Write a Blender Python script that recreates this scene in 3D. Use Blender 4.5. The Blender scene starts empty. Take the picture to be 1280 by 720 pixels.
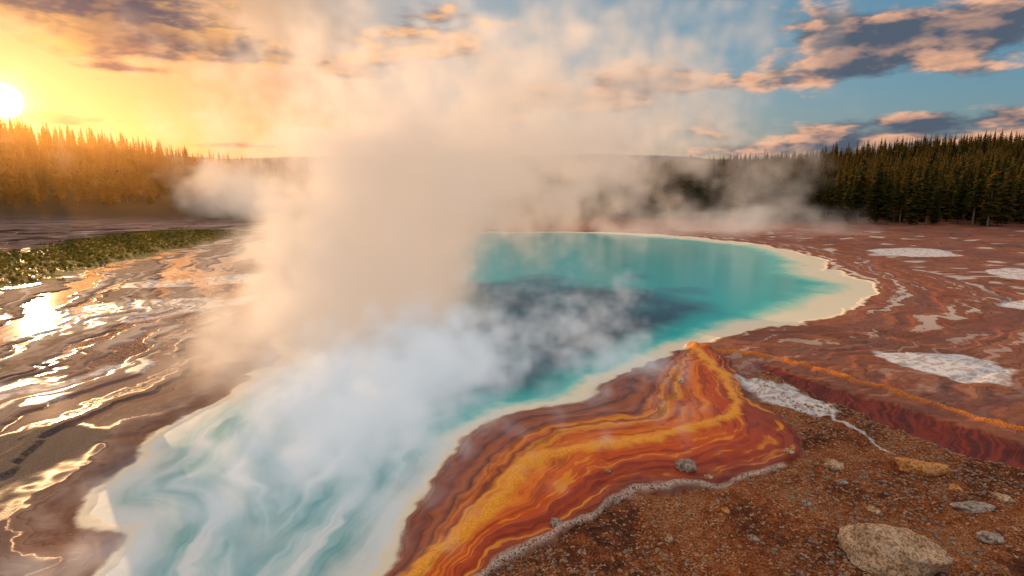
import bpy, math, random
import numpy as np
from mathutils import Vector
random.seed(7); rng=np.random.default_rng(7)
sc=bpy.context.scene
sc.view_settings.view_transform='Standard'; sc.view_settings.look='None'; sc.view_settings.exposure=0
P=math.radians(10.75); F=711.0; H=8.0
# ---------- outlines in image pixels, projected through the camera onto the flat ground (metres) ----------
def g(px,py):
    u=(px-640)/F; v=(360-py)/F
    dy=math.cos(P)+math.sin(P)*v; dz=-math.sin(P)+math.cos(P)*v
    t=H/(-dz); return (u*t,dy*t)
L={
'pool':[(860,296),(930,303),(1000,315),(1030,325),(1035,338),(1060,345),(1092,358),(1085,372),(1050,390),(1010,405),(960,412),(930,415),(905,422),(870,430),(840,437),(800,455),(760,478),(735,498),(700,508),(660,515),(620,525),(580,545),(550,570),(530,600),(510,640),(490,690),(470,720),(430,800),(300,900),(140,830),(110,740),(150,690),(165,662),(112,655),(105,635),(140,600),(180,575),(200,545),(240,515),(290,490),(340,460),(362,440),(350,420),(385,392),(440,380),(400,370),(365,345),(380,312),(430,296),(600,290),(760,290)],
'outer':[(862,428),(885,440),(905,462),(935,500),(980,540),(1000,570),(985,598),(880,618),(780,625),(740,650),(700,680),(620,715),(560,800),(500,900)],
'band':[(862,428),(885,440),(905,462),(935,500),(980,540),(1000,570),(985,598),(880,618),(780,625),(740,650),(700,680),(620,715),(560,800),(500,900),(300,900),(380,800),(420,720),(450,690),(470,640),(490,600),(510,560),(550,530),(600,505),(660,495),(700,488),(725,478),(750,458),(790,440),(840,425)],
'gravel':[(935,470),(1010,500),(1120,545),(1290,600),(1500,640),(1500,900),(500,900),(560,800),(620,715),(700,680),(740,650),(780,625),(880,620),(980,600),(1000,570),(980,540),(950,510)],
'red':[(930,455),(1050,490),(1280,560),(1500,610),(1500,640),(1290,597),(1120,542),(1010,500)],
'ridge':[(855,432),(880,440),(960,452),(1100,490),(1280,545),(1450,590)],
'vein':[(858,432),(870,455),(895,475),(920,505),(915,525),(880,545),(820,560),(760,570),(700,582),(650,600),(625,635),(590,670),(545,700),(520,725),(500,760),(450,850)],
'crust':[(985,600),(900,618),(830,618),(785,625),(750,640),(735,660),(690,680),(640,705),(600,735),(560,800)],
'line2':[(1010,518),(1040,540),(1075,560),(1112,582)],
'dark':[(-40,560),(0,550),(60,535),(130,540),(120,580),(60,615),(0,640),(-60,660)],
'grass':[(-300,340),(0,318),(100,304),(180,292),(300,289),(290,299),(200,318),(100,342),(0,366),(-300,420)],
'w1':[(1083,440),(1110,438),(1180,447),(1250,460),(1285,470),(1290,488),(1230,485),(1170,472),(1110,458)],
'w2':[(915,482),(935,480),(960,488),(1010,515),(1025,530),(990,528),(950,510),(925,495)],
'w3':[(1225,341),(1260,338),(1330,344),(1330,352),(1260,351)],
'w4':[(1228,378),(1260,375),(1330,384),(1330,394),(1265,389)],
'w5':[(1085,314),(1140,311),(1195,317),(1185,323),(1120,321)],
'w6':[(-40,490),(80,470),(160,450),(222,448),(215,462),(120,480),(90,500),(-40,522)],
'w7':[(-40,430),(60,395),(150,380),(240,376),(330,370),(300,385),(150,405),(60,425)],
'w8':[(150,362),(200,350),(330,343),(335,352),(250,360)],
}
W={k:np.array([g(*p) for p in v]) for k,v in L.items()}
def smooth(pts,closed=True,n=4):
    N=len(pts); out=[]
    for i in range(N if closed else N-1):
        if closed: a,b,c,d=pts[i-1],pts[i],pts[(i+1)%N],pts[(i+2)%N]
        else: a,b,c,d=pts[max(i-1,0)],pts[i],pts[i+1],pts[min(i+2,N-1)]
        for k in range(n):
            t=k/n
            out.append(.5*((2*b)+(c-a)*t+(2*a-5*b+4*c-d)*t*t+(3*b-a-3*c+d)*t**3))
    if not closed: out.append(pts[-1])
    return np.array(out)
def dist(x,y,pl,closed):
    d=np.full(x.shape,1e9); N=len(pl); ins=np.zeros(x.shape,bool)
    for i in range(N if closed else N-1):
        ax,ay=pl[i]; bx,by=pl[(i+1)%N]
        ex,ey=bx-ax,by-ay; l=ex*ex+ey*ey+1e-9
        t=np.clip(((x-ax)*ex+(y-ay)*ey)/l,0,1)
        d=np.minimum(d,(x-ax-ex*t)**2+(y-ay-ey*t)**2)
        if closed and by!=ay:
            c=((ay>y)!=(by>y))&(x<(bx-ax)*(y-ay)/(by-ay)+ax); ins^=c
    d=np.sqrt(d)
    return np.where(ins,-d,d) if closed else d
def vnoise(x,y,seed=0):
    xi=np.floor(x).astype(np.int64); yi=np.floor(y).astype(np.int64)
    fx=x-xi; fy=y-yi; fx=fx*fx*(3-2*fx); fy=fy*fy*(3-2*fy)
    def h(a,b):
        n=(a*374761393+b*668265263+seed*974711)&0xffffffff
        n=((n^(n>>13))*1274126177)&0xffffffff
        return ((n^(n>>16))&0xffff)/65535.0
    return (h(xi,yi)*(1-fx)+h(xi+1,yi)*fx)*(1-fy)+(h(xi,yi+1)*(1-fx)+h(xi+1,yi+1)*fx)*fy
def fbm(x,y,o=4,seed=0):
    s=0;a=.5;f=1;t=0
    for i in range(o):
        c_,s_=math.cos(i*1.1+seed),math.sin(i*1.1+seed)
        s=s+a*vnoise((x*c_-y*s_)*f,(x*s_+y*c_)*f,seed+i*17); t+=a; a*=.5; f*=2.03
    return s/t
def sstep(a,b,x):
    t=np.clip((x-a)/(b-a),0,1); return t*t*(3-2*t)
def hills(x,y):
    z=23*np.exp(-((x+220)/100)**2-((y-210)/70)**2)
    z=z+17*np.exp(-((x-240)/130)**2-((y-265)/75)**2)
    z=z*sstep(85,150,y)
    z=z+ sstep(300,900,np.hypot(x,y))*8
    return z
# ---------- node helper ----------
class NB:
    def __init__(s,tree): s.t=tree; s.N=tree.nodes; s.K=tree.links
    def put(s,sock,v):
        if isinstance(v,bpy.types.NodeSocket): s.K.new(v,sock)
        elif v is not None: sock.default_value=v
    def m(s,op,a,b=None,c=None,clamp=False):
        n=s.N.new('ShaderNodeMath'); n.operation=op; n.use_clamp=clamp
        s.put(n.inputs[0],a); s.put(n.inputs[1],b); s.put(n.inputs[2],c); return n.outputs[0]
    def add(s,a,b): return s.m('ADD',a,b)
    def sub(s,a,b): return s.m('SUBTRACT',a,b)
    def mul(s,a,b): return s.m('MULTIPLY',a,b)
    def vm(s,op,a,b=None,sc=None):
        n=s.N.new('ShaderNodeVectorMath'); n.operation=op
        s.put(n.inputs[0],a)
        if b is not None: s.put(n.inputs[1],b)
        if sc is not None: s.put(n.inputs['Scale'],sc)
        return n.outputs['Value'] if op in('LENGTH','DOT_PRODUCT','DISTANCE') else n.outputs[0]
    def attr(s,name,vec=False):
        n=s.N.new('ShaderNodeAttribute'); n.attribute_name=name; return n.outputs['Vector' if vec else 'Fac']
    def xyz(s,x,y,z):
        n=s.N.new('ShaderNodeCombineXYZ'); s.put(n.inputs[0],x);s.put(n.inputs[1],y);s.put(n.inputs[2],z); return n.outputs[0]
    def sep(s,v):
        n=s.N.new('ShaderNodeSeparateXYZ'); s.put(n.inputs[0],v); return n.outputs[:3]
    def noise(s,v,scale=1,detail=4,rough=.55,dist=0,col=False):
        n=s.N.new('ShaderNodeTexNoise'); n.noise_dimensions='3D'
        s.put(n.inputs['Vector'],v); s.put(n.inputs['Scale'],scale); n.inputs['Detail'].default_value=detail
        n.inputs['Roughness'].default_value=rough; n.inputs['Distortion'].default_value=dist
        return n.outputs['Color' if col else 0]
    def voro(s,v,scale,feature='F1'):
        n=s.N.new('ShaderNodeTexVoronoi'); n.feature=feature; s.put(n.inputs['Vector'],v); n.inputs['Scale'].default_value=scale
        return n.outputs['Distance'],n.outputs['Color']
    def ss(s,v,a,b,o0=0.,o1=1.):
        n=s.N.new('ShaderNodeMapRange'); n.interpolation_type='SMOOTHSTEP'
        if a>b: a,b=b,a; o0,o1=o1,o0
        s.put(n.inputs[0],v); n.inputs[1].default_value=a; n.inputs[2].default_value=b
        n.inputs[3].default_value=o0; n.inputs[4].default_value=o1; return n.outputs[0]
    def ramp(s,f,st,interp='LINEAR'):
        n=s.N.new('ShaderNodeValToRGB'); cr=n.color_ramp; cr.interpolation=interp
        while len(cr.elements)<len(st): cr.elements.new(1.0)
        for e,(p,c) in zip(cr.elements,st): e.position=p; e.color=(*c,1)
        s.put(n.inputs[0],f); return n.outputs[0]
    def mix(s,f,a,b,mode='MIX'):
        n=s.N.new('ShaderNodeMix'); n.data_type='RGBA'; n.blend_type=mode
        s.put(n.inputs[0],f)
        for k,v in((6,a),(7,b)):
            if isinstance(v,tuple) and len(v)==3: v=(*v,1)
            s.put(n.inputs[k],v)
        return n.outputs[2]
    def mixf(s,f,a,b):
        n=s.N.new('ShaderNodeMix'); n.data_type='FLOAT'
        s.put(n.inputs[0],f); s.put(n.inputs[2],a); s.put(n.inputs[3],b); return n.outputs[0]
    def bump(s,h,strength=.5,d=.1):
        n=s.N.new('ShaderNodeBump'); s.put(n.inputs['Strength'],strength); n.inputs['Distance'].default_value=d
        s.put(n.inputs['Height'],h); return n.outputs[0]
def newmat(name):
    m=bpy.data.materials.new(name); m.use_nodes=True; nt=m.node_tree; nt.nodes.clear()
    o=nt.nodes.new('ShaderNodeOutputMaterial'); return m,NB(nt),o
def princ(b,o,col,rough,normal=None,spec=.5):
    n=b.N.new('ShaderNodeBsdfPrincipled')
    if isinstance(col,tuple) and len(col)==3: col=(*col,1)
    b.put(n.inputs['Base Color'],col); b.put(n.inputs['Roughness'],rough)
    b.put(n.inputs['Specular IOR Level'],spec)
    if normal is not None: b.K.new(normal,n.inputs['Normal'])
    b.K.new(n.outputs[0],o.inputs[0]); return n
def mkmesh(name,co,faces,mat,attrs=None,smooth_=True,link=True):
    me=bpy.data.meshes.new(name); co=np.asarray(co,np.float32); faces=np.asarray(faces,np.int32)
    me.vertices.add(len(co)); me.vertices.foreach_set('co',co.ravel())
    k=faces.shape[1]; n=len(faces)
    me.loops.add(n*k); me.loops.foreach_set('vertex_index',faces.ravel())
    me.polygons.add(n); me.polygons.foreach_set('loop_start',np.arange(0,n*k,k,dtype=np.int32))
    me.polygons.foreach_set('loop_total',np.full(n,k,np.int32))
    me.update(calc_edges=True)
    if smooth_: me.polygons.foreach_set('use_smooth',np.ones(n,bool))
    for an,av in (attrs or {}).items():
        a=me.attributes.new(an,'FLOAT','POINT'); a.data.foreach_set('value',np.asarray(av,np.float32))
    if mat: me.materials.append(mat)
    ob=bpy.data.objects.new(name,me)
    if link: sc.collection.objects.link(ob)
    return ob
# ---------- terrain grid ----------
fine=np.arange(-36,36.01,.085)
far=36*np.power(1.045,np.arange(1,105)); xs=np.concatenate([-far[::-1],fine,far])
ys=[5.0]
while ys[-1]<60: ys.append(ys[-1]*1.0056)
while ys[-1]<3500: ys.append(ys[-1]*1.018)
ys=np.concatenate([np.array([-3000,-1000,-300,-100,-40,-20,-10,-5,-2,0,1.5,3,4]),np.array(ys)])
X,Y=np.meshgrid(xs,ys); x=X.ravel(); y=Y.ravel(); NX=len(xs); NY=len(ys)
sc_=np.clip(y/40,.12,1.5)
wx=x+(fbm(x*.35,y*.35,4,1)-.5)*2.4*sc_ +(fbm(x*2,y*2,3,5)-.5)*.35; wy=y+(fbm(x*.35,y*.35,4,2)-.5)*2.4*sc_+(fbm(x*2,y*2,3,6)-.5)*.35
A={}
def field(key,closed=True,warp=True,n=3,cl=20.):
    r=np.full(x.shape,cl); pl=smooth(W[key],closed,n)
    bx=(x>pl[:,0].min()-cl)&(x<pl[:,0].max()+cl)&(y>pl[:,1].min()-cl)&(y<pl[:,1].max()+cl)
    X_,Y_=(wx,wy) if warp else (x,y)
    r[bx]=dist(X_[bx],Y_[bx],pl,closed); return np.clip(r,-cl,cl)
A['pool']=field('pool',cl=60.)
outer=field('outer',False,cl=15.)
A['band']=field('band',cl=3.)
n1v=fbm(x*.6,y*.6,5,61)
A['n1']=n1v
A['bt']=np.clip(np.maximum(A['pool'],0)/(np.maximum(A['pool'],0)+outer+1e-4),0,1)
A['gravel']=field('gravel',cl=4.); A['red']=field('red',cl=4.); A['dark']=field('dark',cl=4.)
A['grass']=field('grass',cl=10.)
A['ridge']=field('ridge',False,cl=4.); A['vein']=field('vein',False,cl=4.); A['crust']=field('crust',False,cl=3.)
line2=field('line2',False,cl=3.)
def mn_(ks):
    w=None
    for k in ks:
        f=field(k,cl=4.); w=f if w is None else np.minimum(w,f)
    return w
A['white']=mn_(('w1','w2','w3','w4','w5')); A['line']=line2
A['pud']=mn_(('w6','w7','w8'))
pd=A['pool'].astype(float)
ang=np.arctan2(y-30,x)
# flow-line noises: long along the shore, short across it
def flow(f,seed,o=4): return fbm((pd+(n1v-.5)*2.0)*f+seed,(np.cos(ang)*2.2+np.sin(ang)*1.7)*f**.5*2+40,o,seed)
A['s1']=flow(1.0,9,5); A['s2']=flow(2.4,19)
st=A['s1']
z=hills(x,y)+.10*sstep(0,1.5,pd)+(fbm(x*.15,y*.15,3,11)-.5)*.08*sstep(1,6,pd)+.06*sstep(.47,.56,st)*sstep(.5,3,pd)*(y<110)
inb=sstep(.2,-.2,A['band'])
z+=inb*(.25*sstep(0,.5,A['bt'])+.018*np.sin(A['bt']*40))
z+=.14*np.exp(-(A['ridge']/.22)**2)+.05*np.exp(-(A['vein']/.18)**2)
z+=.06*np.exp(-(A['crust']/.12)**2)
gm=sstep(.3,-.6,A['gravel']); z+=gm*(.25+.28*(fbm(x*.8,y*.8,4,21)-.5)+.08*(fbm(x*5,y*5,3,22)-.5))
z-=.08*sstep(.2,-.3,A['red'])
z+=(A['grass']<0)*.2*sstep(0,-2,A['grass'])
z=np.where(pd<0,-.0-1.2*sstep(0,-6,pd)-.25*sstep(0,-.8,pd),z)
idx=np.arange(NX*NY).reshape(NY,NX)
quads=np.stack([idx[:-1,:-1],idx[:-1,1:],idx[1:,1:],idx[1:,:-1]],-1).reshape(-1,4)
def height(px_,py_):
    i=np.clip(np.searchsorted(xs,px_),1,NX-1); j=np.clip(np.searchsorted(ys,py_),1,NY-1)
    Z=z.reshape(NY,NX)
    fx=(px_-xs[i-1])/(xs[i]-xs[i-1]); fy=(py_-ys[j-1])/(ys[j]-ys[j-1])
    return (Z[j-1,i-1]*(1-fx)+Z[j-1,i]*fx)*(1-fy)+(Z[j,i-1]*(1-fx)+Z[j,i]*fx)*fy
def lookup(arr,px_,py_):
    i=np.clip(np.searchsorted(xs,px_),0,NX-1); j=np.clip(np.searchsorted(ys,py_),0,NY-1)
    return arr.reshape(NY,NX)[j,i]
# ---------- ground material ----------
m_g,b,o=newmat('sinter_ground')
geo=b.N.new('ShaderNodeNewGeometry'); pos=geo.outputs['Position']; px_,py_,pz_=b.sep(pos)
pool=b.attr('pool'); bt=b.attr('bt'); n1=b.attr('n1'); s1=b.attr('s1'); s2=b.attr('s2')
n2=b.noise(pos,3.,3,.6); n3=b.noise(pos,22.,2,.65)
s3=b.noise(b.xyz(b.mul(pool,7.),b.mul(py_,.35),b.mul(px_,.2)),1.,3,.6)
base=b.ramp(s1,[(.2,(.15,.06,.04)),(.38,(.24,.09,.06)),(.48,(.32,.14,.09)),(.56,(.38,.18,.12)),(.66,(.24,.09,.06)),(.85,(.40,.24,.18))])
base=b.mix(b.mul(b.ss(s3,.42,.62),.6),base,(.16,.06,.04))
base=b.mix(b.mul(b.ss(n2,.4,.65),.5),base,(.36,.17,.11))
left=b.ss(px_,-6,-14)
base=b.mix(b.mul(left,.7),base,b.ramp(s2,[(.3,(.14,.105,.095)),(.45,(.25,.20,.18)),(.52,(.09,.065,.06)),(.6,(.36,.31,.29)),(.7,(.18,.145,.13))]))
rwarm=b.mul(b.ss(px_,8,14),b.ss(n1,.38,.58))
base=b.mix(b.mul(rwarm,.5),base,(.30,.10,.05))
base=b.mix(b.mul(b.ss(s2,.62,.68),b.mul(b.ss(py_,14,40),b.ss(py_,100,80))),base,(.62,.55,.48))
ln=b.m('ABSOLUTE',b.sub(s2,.5)); base=b.mix(b.mul(b.ss(ln,.012,.002),.7),base,(.06,.03,.022))
wet=b.ss(b.add(s1,b.mul(b.sub(n2,.5),.05)),.50,.45)
wet=b.m('MULTIPLY',wet,b.ss(pool,.3,1.5))
wet=b.mul(wet,b.sub(1.,b.mul(b.ss(px_,2.,10.),.65)))
edge=b.ss(b.add(pool,b.mul(b.sub(n2,.5),.8)),1.6,.3)
base=b.mix(b.mul(edge,left),base,(.13,.055,.04))
def zone(name,amp,e0,e1,nn=None):
    return b.ss(b.add(b.attr(name),b.mul(b.sub(nn if nn is not None else n2,.5),amp)),e0,e1)
red=zone('red',.8,.15,-.25)
base=b.mix(red,base,b.mix(b.ss(s3,.4,.6),(.28,.045,.022),(.12,.024,.015)))
grav=zone('gravel',.8,.1,-.2)
gd,gv=b.voro(pos,14.); gvx=b.sep(gv)[0]
gc=b.ramp(b.add(b.mul(n2,.5),b.mul(n1,.5)),[(.32,(.06,.024,.016)),(.44,(.17,.055,.024)),(.53,(.36,.11,.034)),(.65,(.46,.19,.075))])
gc=b.mix(b.mul(b.ss(gvx,.7,.95),b.ss(n3,.4,.6)),gc,(.55,.37,.23))
gc=b.mix(b.ss(n3,.56,.40),gc,b.mix(.7,gc,(.035,.015,.01)))
base=b.mix(grav,base,gc)
btw=b.add(bt,b.add(b.mul(b.sub(n1,.5),.12),b.mul(b.sub(n2,.5),.03)))
bc=b.ramp(btw,[(0,(.8,.66,.42)),(.04,(.42,.16,.08)),(.12,(.34,.085,.04)),(.2,(.22,.05,.026)),(.26,(.46,.12,.035)),(.31,(.20,.04,.02)),(.37,(.8,.22,.02)),(.42,(.38,.06,.012)),(.47,(.95,.38,.015)),(.52,(.66,.12,.01)),(.6,(.9,.21,.008)),(.72,(.68,.09,.006)),(.85,(.45,.055,.008)),(1,(.28,.055,.02))])
fl=b.noise(b.xyz(b.mul(bt,26.),b.mul(n1,2.5),b.mul(py_,.12)),1.,3,.5)
bc=b.mix(b.mul(b.ss(fl,.50,.38),.65),bc,b.mix(1.,bc,(.4,.25,.22),'MULTIPLY'))
bc=b.mix(b.mul(b.ss(fl,.56,.66),b.mul(b.ss(btw,.3,.4),.7)),bc,(.95,.38,.02))
band=zone('band',.25,.05,-.05)
base=b.mix(band,base,bc)
vein=b.ss(b.add(b.attr('vein'),b.mul(b.sub(n2,.5),.5)),.36,.02)
base=b.mix(vein,base,b.mix(b.ss(n3,.4,.6),(1.,.50,.04),(.95,.29,.01)))
ridge=b.ss(b.add(b.attr('ridge'),b.mul(b.sub(n2,.5),.35)),.30,.08)
base=b.mix(b.mul(ridge,.9),base,b.mix(b.ss(n3,.4,.6),(.8,.28,.03),(.42,.10,.02)))
crust=b.ss(b.add(b.attr('crust'),b.mul(b.sub(n3,.5),.35)),.13,.02)
base=b.mix(b.mul(crust,b.ss(n3,.40,.52)),base,(.68,.56,.45))
dark=zone('dark',3.0,.25,-.35,n1); base=b.mix(b.mul(dark,.85),base,b.mix(b.ss(n3,.4,.6),(.05,.043,.042),(.12,.10,.095)))
wh=b.m('MAXIMUM',zone('white',2.0,.1,-.25,n1),b.ss(b.add(b.attr('line'),b.mul(b.sub(n2,.5),.3)),.10,.02))
base=b.mix(wh,base,b.mix(b.ss(b.add(n2,b.mul(b.sub(s3,.5),.6)),.38,.58),(.50,.44,.41),(.78,.79,.80)))
pud=b.mul(zone('pud',2.,.2,-.5,n1),b.ss(s2,.60,.50))
base=b.mix(pud,base,b.mix(b.ss(n2,.4,.6),(.44,.48,.50),(.8,.82,.83)))
gr=zone('grass',3.,.4,-.4,n1); gr=b.mul(gr,b.ss(n2,.3,.45))
base=b.mix(gr,base,b.ramp(n2,[(.3,(.06,.065,.015)),(.5,(.16,.14,.025)),(.7,(.32,.21,.05))]))
rim=b.ss(b.add(pool,b.mul(b.sub(n2,.5),.25)),.22,.0)
base=b.mix(rim,base,(.9,.82,.62))
base=b.mix(b.ss(py_,100,125),base,(.07,.055,.03))
wet=b.mul(wet,b.sub(1.,b.m('MAXIMUM',b.m('MAXIMUM',gr,b.m('MAXIMUM',dark,grav)),b.m('MAXIMUM',band,b.m('MAXIMUM',wh,rim)))))
wet=b.mul(wet,b.ss(py_,120,90)); wet=b.m('MAXIMUM',wet,b.mul(red,.35)); wet=b.m('MAXIMUM',wet,b.mul(pud,.6))
base=b.mix(b.mul(b.mul(wet,b.sub(1.,pud)),.4),base,b.mix(1.,base,(.5,.42,.4),'MULTIPLY'))
rough=b.mixf(wet,b.mixf(grav,b.mixf(band,.85,.45),.95),.08)
hgt=b.add(b.mul(n3,.5),b.add(b.mul(s3,.3),b.mul(fl,.3)))
strn=b.mul(b.add(.25,b.add(b.mul(grav,.75),b.mul(band,.25))),b.sub(1.,b.mul(wet,.95)))
princ(b,o,base,rough,b.bump(hgt,strn,.09),b.mixf(wet,b.mixf(band,.08,.2),.22))
ground=mkmesh('ground',np.stack([x,y,z],1),quads,m_g,A)
# ---------- water ----------
m_w,b,o=newmat('hot_spring_water_mat')
geo=b.N.new('ShaderNodeNewGeometry'); pos=geo.outputs['Position']; px_,py_,pz_=b.sep(pos)
pool=b.attr('pool'); n1=b.attr('wn'); n2=b.noise(pos,1.2,3)
ex=b.mul(b.sub(px_,3.2),1/13.); ey=b.mul(b.sub(py_,30.5),1/18.)
r=b.m('SQRT',b.add(b.mul(ex,ex),b.mul(ey,ey))); r=b.add(r,b.mul(b.sub(n1,.5),.7))
deep=b.ramp(r,[(.05,(.001,.018,.036)),(.3,(.001,.035,.065)),(.5,(.001,.08,.125)),(.7,(.002,.15,.205)),(.88,(.003,.26,.31)),(1,(.004,.38,.41))])
wdt=b.add(1.3,b.mul(b.ss(px_,5,22),4.2))
e=b.m('DIVIDE',b.add(b.mul(pool,-1.),b.mul(b.sub(n2,.5),.5)),wdt)
shal=b.ramp(e,[(0,(.92,.86,.64)),(.35,(.88,.85,.62)),(.55,(.42,.75,.6)),(.8,(.05,.58,.54)),(1,(.008,.46,.45))])
col=b.mix(b.ss(e,.8,2.6),shal,deep)
mil=b.ss(b.add(b.add(py_,b.mul(px_,.55)),b.mul(b.sub(n1,.5),5.)),21.5,14.)
sv=b.xyz(b.mul(b.add(pool,b.mul(n1,1.2)),1.1),b.mul(py_,.10),0.)
fs=b.noise(sv,1.5,4,.55)
mc=b.ramp(fs,[(.3,(.04,.27,.29)),(.43,(.12,.41,.42)),(.54,(.34,.60,.60)),(.66,(.76,.84,.83))])
mc=b.mix(b.ss(e,1.2,.1),mc,(.80,.84,.79))
col=b.mix(mil,col,mc)
rough=b.mixf(mil,b.mixf(b.ss(e,.5,1.),.3,.15),.6)
bn=b.bump(b.noise(pos,2.5,2,.6),.25,.04)
princ(b,o,col,rough,bn,.1)
zw=-.03
fq=quads[(np.min(pd[quads],axis=1)<.0)]
us,inv=np.unique(fq.ravel(),return_inverse=True)
water=mkmesh('hot_spring_water',np.stack([x[us],y[us],np.full(len(us),zw)],1),inv.reshape(-1,4),m_w,{'pool':A['pool'][us],'wn':fbm(x[us]*.25,y[us]*.25,4,71)})
# ---------- rocks ----------
import bmesh
from mathutils import noise as mn
def rockmesh(name,sx,sy,sz,seed,mat,sub=4,link=True):
    bm=bmesh.new(); bmesh.ops.create_icosphere(bm,subdivisions=sub,radius=1)
    rr=random.Random(seed); pl=[(Vector((rr.uniform(-1,1),rr.uniform(-1,1),rr.uniform(-.3,1))).normalized(),rr.uniform(.62,.88)) for _ in range(14)]
    for v in bm.verts:
        c=v.co.copy()
        for n_,d_ in pl:
            k=c.dot(n_)
            if k>d_: c-=n_*(k-d_)*.92
        off=mn.noise(c*1.7+Vector((seed,0,0)))*.22+mn.noise(c*5+Vector((0,seed,0)))*.08+mn.noise(c*13)*.03
        c*=1+off
        v.co=Vector((c.x*sx,c.y*sy,c.z*sz))
    me=bpy.data.meshes.new(name); bm.to_mesh(me); bm.free()
    me.polygons.foreach_set('use_smooth',np.ones(len(me.polygons),bool)); me.materials.append(mat)
    ob=bpy.data.objects.new(name,me)
    if link: sc.collection.objects.link(ob)
    return ob
def rockmat(name,c1,c2,c3):
    m,b,o=newmat(name); t=b.N.new('ShaderNodeTexCoord').outputs['Object']
    n=b.noise(t,4.,4,.65); k=b.noise(t,18.,3,.7)
    c=b.ramp(n,[(.3,c1),(.5,c2),(.7,c3)]); c=b.mix(b.ss(k,.55,.4),c,b.mix(1.,c,(.45,.38,.32),'MULTIPLY'))
    princ(b,o,c,.85,b.bump(b.add(k,n),.8,.05),.2); return m
m_r1=rockmat('rock_tan',(.45,.24,.12),(.75,.5,.3),(.85,.66,.46))
m_r2=rockmat('rock_orange',(.6,.22,.05),(.8,.36,.11),(.85,.5,.24))
m_r3=rockmat('rock_grey',(.3,.23,.18),(.52,.42,.34),(.7,.58,.48))
for i,(qx,qy,wpx,asp,hz,mt) in enumerate([(1118,722,116,.6,.45,m_r1),(1145,606,54,.5,.35,m_r2),(1212,654,44,.4,.2,m_r3),(856,599,26,.8,.8,m_r3),(1040,602,24,.7,.5,m_r1),(695,675,18,.8,.7,m_r3),(985,583,14,.8,.6,m_r1),(1050,620,12,.8,.6,m_r3),(905,655,12,.8,.6,m_r2),(770,640,12,.8,.6,m_r3),(1250,640,20,.7,.5,m_r1),(940,690,14,.8,.6,m_r3),(1090,655,16,.8,.6,m_r1),(1190,632,14,.8,.6,m_r2),(850,490,8,.8,.8,m_r3),(885,612,11,.8,.6,m_r1),(1005,650,13,.7,.6,m_r3),(835,690,12,.8,.7,m_r1),(1235,690,26,.7,.4,m_r3),(760,605,8,.8,.7,m_r3)]):
    X0,Y0=g(qx,qy); s=wpx*math.hypot(X0,math.hypot(Y0,H))/F/2*.97
    ob=rockmesh('rock',s,s*asp,s*hz,i+23,mt)
    zz=float(height(np.array([X0]),np.array([Y0]))[0]); ob.location=(X0,Y0,zz+s*hz*.3); ob.rotation_euler=(0,0.05,random.uniform(-.5,.5))
# ---------- instancing ----------
def scatter(name,pts,scales,rots,protos):
    col=bpy.data.collections.new(name+'_parts')
    for p in protos: col.objects.link(p)
    me=bpy.data.meshes.new(name); me.vertices.add(len(pts)); me.vertices.foreach_set('co',np.asarray(pts,np.float32).ravel())
    for an,av in(('s',scales),('r',rots)):
        a=me.attributes.new(an,'FLOAT','POINT'); a.data.foreach_set('value',np.asarray(av,np.float32))
    ob=bpy.data.objects.new(name,me); sc.collection.objects.link(ob)
    ng=bpy.data.node_groups.new(name+'_gn','GeometryNodeTree')
    ng.interface.new_socket('Geometry',in_out='INPUT',socket_type='NodeSocketGeometry'); ng.interface.new_socket('Geometry',in_out='OUTPUT',socket_type='NodeSocketGeometry')
    N=ng.nodes; K=ng.links; gi=N.new('NodeGroupInput'); go=N.new('NodeGroupOutput')
    ci=N.new('GeometryNodeCollectionInfo'); ci.inputs['Collection'].default_value=col
    ci.inputs['Separate Children'].default_value=True; ci.inputs['Reset Children'].default_value=True
    ip=N.new('GeometryNodeInstanceOnPoints'); ip.inputs['Pick Instance'].default_value=True
    def na(nm):
        q=N.new('GeometryNodeInputNamedAttribute'); q.data_type='FLOAT'; q.inputs['Name'].default_value=nm; return q.outputs[0]
    rx=N.new('ShaderNodeCombineXYZ'); K.new(na('r'),rx.inputs[2])
    K.new(gi.outputs[0],ip.inputs['Points']); K.new(ci.outputs[0],ip.inputs['Instance'])
    K.new(rx.outputs[0],ip.inputs['Rotation']); K.new(na('s'),ip.inputs['Scale']); K.new(ip.outputs[0],go.inputs[0])
    md=ob.modifiers.new('scatter','NODES'); md.node_group=ng
    return ob
peb=[rockmesh('pebble_%d'%i,1,random.uniform(.6,1),random.uniform(.4,.7),50+i,[m_r1,m_r3,m_r2,m_r2][i%4],2,False) for i in range(6)]
cx=rng.uniform(-3,22,60000); cy=6+rng.random(60000)**1.3*18
ok=(lookup(A['gravel'],cx,cy)<-.1)&(fbm(cx*.7,cy*.7,3,77)>.42)
cx=cx[ok][:9000]; cy=cy[ok][:9000]
scl=.014+.06*rng.random(len(cx))**4
cz=height(cx,cy)+scl*.1
scatter('gravel',np.stack([cx,cy,cz],1),scl,rng.uniform(0,6.28,len(cx)),peb)
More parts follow.
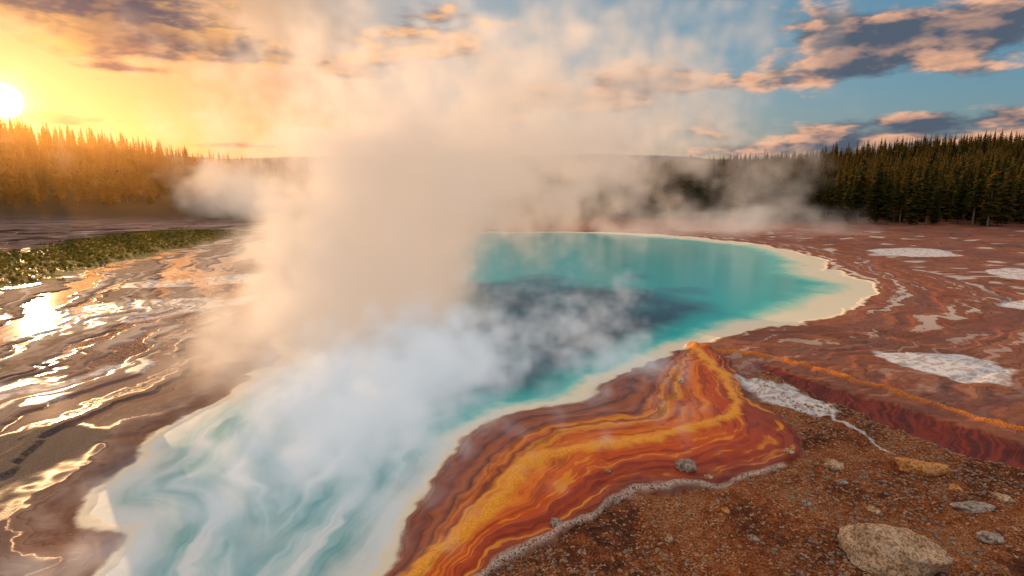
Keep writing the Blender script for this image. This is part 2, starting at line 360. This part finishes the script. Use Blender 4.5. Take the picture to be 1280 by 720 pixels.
# ---------- conifers ----------
m_f,b,o=newmat('conifer_foliage')
oi=b.N.new('ShaderNodeObjectInfo')
c=b.ramp(oi.outputs['Random'],[(0,(.02,.04,.015)),(.6,(.04,.065,.02)),(1,(.10,.09,.025))])
d_=b.N.new('ShaderNodeBsdfDiffuse'); tr=b.N.new('ShaderNodeBsdfTranslucent'); b.K.new(c,d_.inputs[0]); tr.inputs[0].default_value=(.46,.24,.04,1)
ms=b.N.new('ShaderNodeMixShader'); ms.inputs[0].default_value=.42; b.K.new(d_.outputs[0],ms.inputs[1]); b.K.new(tr.outputs[0],ms.inputs[2]); b.K.new(ms.outputs[0],o.inputs[0])
m_b,b,o=newmat('conifer_bark'); t=b.N.new('ShaderNodeTexCoord').outputs['Object']
princ(b,o,b.ramp(b.noise(t,6.,2),[(.3,(.10,.075,.055)),(.7,(.32,.26,.2))]),.9)
def conifer(i,crown0,wid):
    rr=random.Random(100+i); V=[];Fc=[];M=[]
    rings=6
    for k in range(rings+1):
        h=k/rings; rad=.011*(1-h)+.0012
        for q in range(6): V.append((rad*math.cos(q*1.047),rad*math.sin(q*1.047),h))
    for k in range(rings):
        for q in range(6):
            a=k*6+q; c2=k*6+(q+1)%6; Fc.append((a,c2,c2+6,a+6)); M.append(1)
    lev=26
    for l in range(lev):
        h=crown0+(1-crown0)*(l/lev)**.92
        env=wid*((1-h)/(1-crown0))**.8*(1 if h>crown0+.1 else .6+.4*(h-crown0)/.1)
        nb=rr.randint(5,8)
        for q in range(nb):
            if rr.random()<.12: continue
            a=rr.uniform(0,6.283); R=env*rr.uniform(.55,1.25)+.006
            dr=rr.uniform(.25,.6)
            hh=h+rr.uniform(-.012,.012)
            for off in(0,-.6,.6):
                Rb=R*(1 if off==0 else .72)
                aa=a+off; dd=(math.cos(aa),math.sin(aa)); ss_=(-dd[1],dd[0]); wd=R*.22
                base=len(V); zt=rr.uniform(-.3,.3)*wd
                V+= [(dd[0]*Rb*.08,dd[1]*Rb*.08,hh+.008),
                     (dd[0]*Rb*.55+ss_[0]*wd,dd[1]*Rb*.55+ss_[1]*wd,hh-Rb*dr*.45-wd*.5+zt),
                     (dd[0]*Rb,dd[1]*Rb,hh-Rb*dr+Rb*.12),
                     (dd[0]*Rb*.55-ss_[0]*wd,dd[1]*Rb*.55-ss_[1]*wd,hh-Rb*dr*.45-wd*.5-zt)]
                Fc.append((base,base+1,base+2,base+3)); M.append(0)
    ob=mkmesh('conifer_%d'%i,V,Fc,None,smooth_=False,link=False)
    ob.data.materials.append(m_f); ob.data.materials.append(m_b); ob.data.polygons.foreach_set('material_index',np.array(M,np.int32)); return ob
def forest(name,poly,sp,hmin,hmax,seed):
    protos=[conifer(seed*10+i,[.08,.18,.12,.3,.06][i],[.15,.12,.17,.11,.13][i]) for i in range(5)]
    poly=np.array(poly,float); x0,y0=poly.min(0); x1,y1=poly.max(0)
    gx,gy=np.meshgrid(np.arange(x0,x1,sp),np.arange(y0,y1,sp)); gx=gx.ravel()+rng.uniform(-.6,.6,gx.size)*sp; gy=gy.ravel()+rng.uniform(-.6,.6,gy.size)*sp
    ins=(dist(gx,gy,poly,True)<(fbm(gx*.08,gy*.08,3,3)-.5)*14)
    gx=gx[ins]; gy=gy[ins]
    hs=hmin+(hmax-hmin)*np.clip(.75*rng.random(len(gx))+.45*fbm(gx*.05,gy*.05,2,seed)-.05,0,1)
    hs*=np.where(rng.random(len(gx))<.14,.55,1)
    return scatter(name,np.stack([gx,gy,height(gx,gy)-.15],1),hs,rng.uniform(0,6.28,len(gx)),protos)
forest('pine_forest',[(24,128),(40,112),(62,102),(90,95),(150,80),(240,80),(400,160),(420,330),(200,340),(90,300),(30,190)],3.3,7,15,1)
forest('pine_forest',[(-50,158),(-75,148),(-116,133),(-220,95),(-330,100),(-380,260),(-200,300),(-90,240),(-40,190)],3.6,6,13,2)
forest('pine_forest',[(-45,185),(20,180),(60,190),(70,235),(-70,235)],3.8,9,14,3)
# ---------- distant hills ----------
m_h,b,o=newmat('distant_hill_mat'); geo=b.N.new('ShaderNodeNewGeometry')
princ(b,o,b.ramp(b.noise(geo.outputs['Position'],.02,4,.6),[(.35,(.06,.08,.10)),(.65,(.14,.15,.17))]),1.)  # aerial haze put into the bluish base colour
hx=np.linspace(-2500,2500,500); hy=np.linspace(900,2200,60); HX,HY=np.meshgrid(hx,hy); a_,b_=HX.ravel(),HY.ravel()
hz=sstep(900,1300,b_)*(34+46*fbm(a_/500,b_/700,5,31)+ .03*(b_-1300).clip(0))-5+6*fbm(a_/40,b_/40,3,8)
ii=np.arange(a_.size).reshape(HX.shape); hq=np.stack([ii[:-1,:-1],ii[:-1,1:],ii[1:,1:],ii[1:,:-1]],-1).reshape(-1,4)
mkmesh('distant_hills',np.stack([a_,b_,hz],1),hq,m_h)
# ---------- grass ----------
m_gr,b,o=newmat('grass_blades'); oi=b.N.new('ShaderNodeObjectInfo')
c=b.ramp(oi.outputs['Random'],[(0,(.07,.10,.013)),(.5,(.20,.18,.026)),(1,(.42,.28,.06))])
d_=b.N.new('ShaderNodeBsdfDiffuse'); tr=b.N.new('ShaderNodeBsdfTranslucent'); b.K.new(c,d_.inputs[0]); b.K.new(c,tr.inputs[0])
ms=b.N.new('ShaderNodeMixShader'); ms.inputs[0].default_value=.5; b.K.new(d_.outputs[0],ms.inputs[1]); b.K.new(tr.outputs[0],ms.inputs[2]); b.K.new(ms.outputs[0],o.inputs[0])
def tuft(i):
    rr=random.Random(i); V=[];Fc=[]
    for k in range(26):
        a=rr.uniform(0,6.28); r0=rr.uniform(0,.5); X0,Y0=r0*math.cos(a),r0*math.sin(a); h=rr.uniform(.4,1); le=rr.uniform(.1,.5); a2=rr.uniform(0,6.28); dx,dy=math.cos(a2),math.sin(a2); w_=.035
        n0=len(V); V+=[(X0-dy*w_,Y0+dx*w_,-.05),(X0+dy*w_,Y0-dx*w_,-.05),(X0+dx*le*.4+dy*w_*.7,Y0+dy*le*.4-dx*w_*.7,h*.6),(X0+dx*le,Y0+dy*le,h)]
        Fc.append((n0,n0+1,n0+2,n0+3))
    return mkmesh('tuft_%d'%i,V,Fc,m_gr,smooth_=False,link=False)
cx=rng.uniform(-90,-15,60000); cy=rng.uniform(28,90,60000)
ok=lookup(A['grass'],cx,cy)+(fbm(cx*.3,cy*.3,3,5)-.5)*6<-.3
cx=cx[ok][:7000]; cy=cy[ok][:7000]
scatter('grass',np.stack([cx,cy,height(cx,cy)],1),rng.uniform(.1,.3,len(cx)),rng.uniform(0,6.28,len(cx)),[tuft(i) for i in range(4)])
# ---------- steam ----------
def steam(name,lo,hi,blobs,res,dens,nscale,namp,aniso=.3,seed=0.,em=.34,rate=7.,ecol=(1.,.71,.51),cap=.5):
    m,b,o=newmat(name+'_mat'); v=b.N.new('ShaderNodeVolumePrincipled')
    v.inputs['Color'].default_value=(.98,.98,.98,1); v.inputs['Density'].default_value=1; v.inputs['Anisotropy'].default_value=aniso
    v.inputs['Emission Color'].default_value=(*ecol,1); b.K.new(b.mul(b.attr('density'),em),v.inputs['Emission Strength'])  # steam glows with its density, standing in for multiply scattered light
    b.K.new(v.outputs[0],o.inputs['Volume'])
    try: m.cycles.volume_step_rate=rate; m.cycles.volume_sampling='DISTANCE'
    except Exception as ex_: print(ex_)
    me=bpy.data.meshes.new(name); ob=bpy.data.objects.new(name,me); sc.collection.objects.link(ob)
    ng=bpy.data.node_groups.new(name+'_gn','GeometryNodeTree'); ng.interface.new_socket('Geometry',in_out='OUTPUT',socket_type='NodeSocketGeometry')
    B=NB(ng); go=B.N.new('NodeGroupOutput'); vc=B.N.new('GeometryNodeVolumeCube')
    p=B.N.new('GeometryNodeInputPosition').outputs[0]
    wn=B.vm('SCALE',B.vm('SUBTRACT',B.noise(p,nscale*.8,4,.65,col=True),(.5,.5,.5)),sc=2.8/nscale)
    pw=B.vm('ADD',p,wn)
    f=None
    for (c,r,k) in blobs:
        d=B.vm('LENGTH',B.vm('DIVIDE',B.vm('SUBTRACT',pw,c),r)); s=B.mul(B.sub(1.,d),k); f=s if f is None else B.m('SMOOTH_MAX',f,s,.15)
    nn=B.noise(B.vm('ADD',p,(seed,seed,seed)),nscale,5,.65)
    dd=B.add(f,B.mul(B.sub(nn,.5),namp))
    dd=B.m('MULTIPLY',B.m('MAXIMUM',dd,0.),dens); dd=B.m('MINIMUM',dd,cap)
    B.K.new(dd,vc.inputs['Density']); vc.inputs['Min'].default_value=lo; vc.inputs['Max'].default_value=hi
    for k,r_ in zip(('Resolution X','Resolution Y','Resolution Z'),res): vc.inputs[k].default_value=r_
    sm=B.N.new('GeometryNodeSetMaterial'); sm.inputs['Material'].default_value=m
    B.K.new(vc.outputs[0],sm.inputs[0]); B.K.new(sm.outputs[0],go.inputs[0])
    md=ob.modifiers.new('steam','NODES'); md.node_group=ng; return ob
steam('steam',(-20,18,-.1),(15,46,17),[((-8,31,3),(6.5,8,6),1.3),((-5.5,32,7.5),(7.5,7,5),1.1),((0,34,9),(8.5,7,4),.6),((-9,24,1.5),(4.5,5,2.5),.9),((0,36,12.5),(10,7,3.5),.22)],(96,80,48),.95,.42,2.4)
steam('steam',(-15,8,-.05),(6,28,4.5),[((-5.2,17.5,.5),(3.6,7,2.),.9),((-3,21,1),(3.5,4,2.2),.8),((-6.5,13,.2),(3,4,1.),.35),((3,27,.4),(4,4,1.2),.14)],(90,86,28),1.4,.9,2.6,seed=9.,em=.34,ecol=(.86,.92,.97),cap=.8)
steam('steam',(-80,98,-.1),(-32,136,20),[((-56,118,6),(12,10,7),.9),((-48,112,3),(10,10,4),.8)],(50,40,30),.2,.18,2.2,seed=4.,cap=.12)
steam('steam',(12,72,-.1),(80,108,17),[((40,90,5),(6,6,8),.6),((34,86,1.5),(18,8,2.6),.6),((24,82,1),(18,8,3),.6)],(80,44,30),.12,.18,2.2,seed=14.,ecol=(.9,.8,.75),cap=.05)
# sunlit haze lying over the forest on the sun side
m,b,o=newmat('haze_mat'); v=b.N.new('ShaderNodeVolumeScatter'); v.inputs['Color'].default_value=(1,.58,.2,1); v.inputs['Density'].default_value=.0008; v.inputs['Anisotropy'].default_value=.77
b.K.new(v.outputs[0],o.inputs['Volume'])
bx=[(X0,Y0,Z0) for Z0 in(.5,30) for Y0,X0 in((70,-260),(70,-45),(250,-45),(250,-420))]
mkmesh('haze',bx,[(0,3,2,1),(4,5,6,7),(0,1,5,4),(1,2,6,5),(2,3,7,6),(3,0,4,7)],m,smooth_=False)
# ---------- camera ----------
cam=bpy.data.cameras.new('camera'); co=bpy.data.objects.new('camera',cam); sc.collection.objects.link(co)
cam.lens=20; cam.sensor_width=36; cam.clip_end=12000; cam.clip_start=.1
co.location=(0,0,H); co.rotation_euler=(math.pi/2-P,0,0); sc.camera=co
# ---------- sun ----------
SA=math.radians(-40.7); SE=math.radians(6.5)
def sdir(e): return Vector((math.sin(SA)*math.cos(e),math.cos(SA)*math.cos(e),math.sin(e)))
sd=sdir(math.radians(5.7)); sl_d=sdir(math.radians(8))
sl=bpy.data.lights.new('sun','SUN'); sl.energy=5; sl.angle=math.radians(.5); sl.color=(1,.55,.24)
so=bpy.data.objects.new('sun',sl); sc.collection.objects.link(so); so.rotation_euler=(-sl_d).to_track_quat('-Z','Y').to_euler()
# ---------- world ----------
wd=bpy.data.worlds.new('World'); sc.world=wd; wd.use_nodes=True; wd.node_tree.nodes.clear(); b=NB(wd.node_tree)
sky=b.N.new('ShaderNodeTexSky'); sky.sky_type='NISHITA'; sky.sun_disc=False; sky.sun_elevation=SE; sky.sun_rotation=SA; sky.dust_density=1.2; sky.ozone_density=3
tc=b.N.new('ShaderNodeTexCoord').outputs['Generated']; dx,dy,dz=b.sep(tc)
az=b.mul(b.m('ARCTAN2',dx,dy),57.2958); el=b.mul(b.m('ARCSINE',dz),57.2958)
sundot=b.vm('DOT_PRODUCT',tc,tuple(sd))
sx,sy,sz_=b.sep(b.vm('SCALE',sky.outputs[0],sc=.36))
def shd(c,mx): return b.m('DIVIDE',c,b.add(1.,b.mul(c,1./mx)))
skc=b.xyz(shd(sx,1.15),shd(sy,.85),shd(sz_,.75))
skc=b.mix(b.mul(b.ss(el,9.,0.),.6),skc,b.mix(1.,skc,(1.25,.82,.72),'MULTIPLY'))
skc=b.mix(b.mul(b.ss(az,-5.,40.),.75),skc,b.mix(1.,skc,(.42,.80,1.05),'MULTIPLY'))
skc=b.mix(b.ss(sundot,.82,1.),skc,b.mix(1.,skc,(1.2,.78,.40),'MULTIPLY'))
# warm brightness added to the unseen upper sky to light the ground
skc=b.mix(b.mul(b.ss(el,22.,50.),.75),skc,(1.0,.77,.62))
def cd(az_,el_,det=5): return b.noise(b.xyz(b.mul(az_,.125),b.mul(el_,.33),0.),1.,det,.58,.1)
def blob(a0,e0,sa,se,k,az_=az,el_=el):
    a=b.mul(b.sub(az_,a0),1/sa); e_=b.mul(b.sub(el_,e0),1/se)
    return b.mul(b.m('EXPONENT',b.mul(b.add(b.mul(a,a),b.mul(e_,e_)),-1.)),k)
bl=None
for q in [(-37,14.5,10,3.0,.36),(-29,11.5,7,1.8,.32),(-23,10.4,4,.9,.24),(-8,13,6,2.4,.30),(-16,10,2.5,1.,.28),(34,11,10,2.0,.44),(25,8.6,10,1.0,.22),(38,4.2,14,1.3,.32),(28,2.5,15,.9,.26),(7,8,7,2.0,.26),(16,9.5,5,1.6,.20),(0,7,3,2,.14),(-38,4.6,9,.5,.24),(-22,3.,9,.3,.2),(-32,8.7,4,.4,.24),(-25,7.5,14,1.5,-.1),(16,14,7,2,-.12),(30,5.8,8,.7,-.12)]:
    v=blob(*q); bl=v if bl is None else b.add(bl,v)
d0=b.add(cd(az,el),bl); dl=b.add(cd(b.add(az,-1.1),b.add(el,.7),4),bl)
mask=b.ss(d0,.57,.75); mask=b.mul(mask,b.ss(el,.5,2.5))
lit=b.ss(b.sub(d0,dl),-.07,.12)
thick=b.ss(d0,.66,.92)
ccl=b.mix(b.ss(sundot,.6,1.),(1.1,.58,.34),(1.25,.62,.2))
ccs=b.mix(b.ss(sundot,.6,1.),(.10,.13,.18),(.19,.14,.16))
cc=b.mix(b.mul(lit,b.sub(1.,b.mul(thick,.65))),ccs,ccl)
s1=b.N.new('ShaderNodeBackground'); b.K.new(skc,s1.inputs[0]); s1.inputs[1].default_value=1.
s2=b.N.new('ShaderNodeBackground'); b.K.new(cc,s2.inputs[0]); s2.inputs[1].default_value=.9
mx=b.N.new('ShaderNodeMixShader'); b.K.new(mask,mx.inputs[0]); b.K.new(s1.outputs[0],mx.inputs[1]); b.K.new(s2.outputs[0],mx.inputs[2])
glow=b.add(b.mul(b.m('POWER',b.m('MAXIMUM',sundot,0.),250.),.45),b.add(b.mul(b.m('POWER',b.m('MAXIMUM',sundot,0.),2500.),3.),b.mul(b.ss(sundot,.9997,.9999),10.)))
s3=b.N.new('ShaderNodeBackground'); s3.inputs[0].default_value=(1,.56,.16,1); b.K.new(glow,s3.inputs[1])
ad=b.N.new('ShaderNodeAddShader'); b.K.new(mx.outputs[0],ad.inputs[0]); b.K.new(s3.outputs[0],ad.inputs[1])
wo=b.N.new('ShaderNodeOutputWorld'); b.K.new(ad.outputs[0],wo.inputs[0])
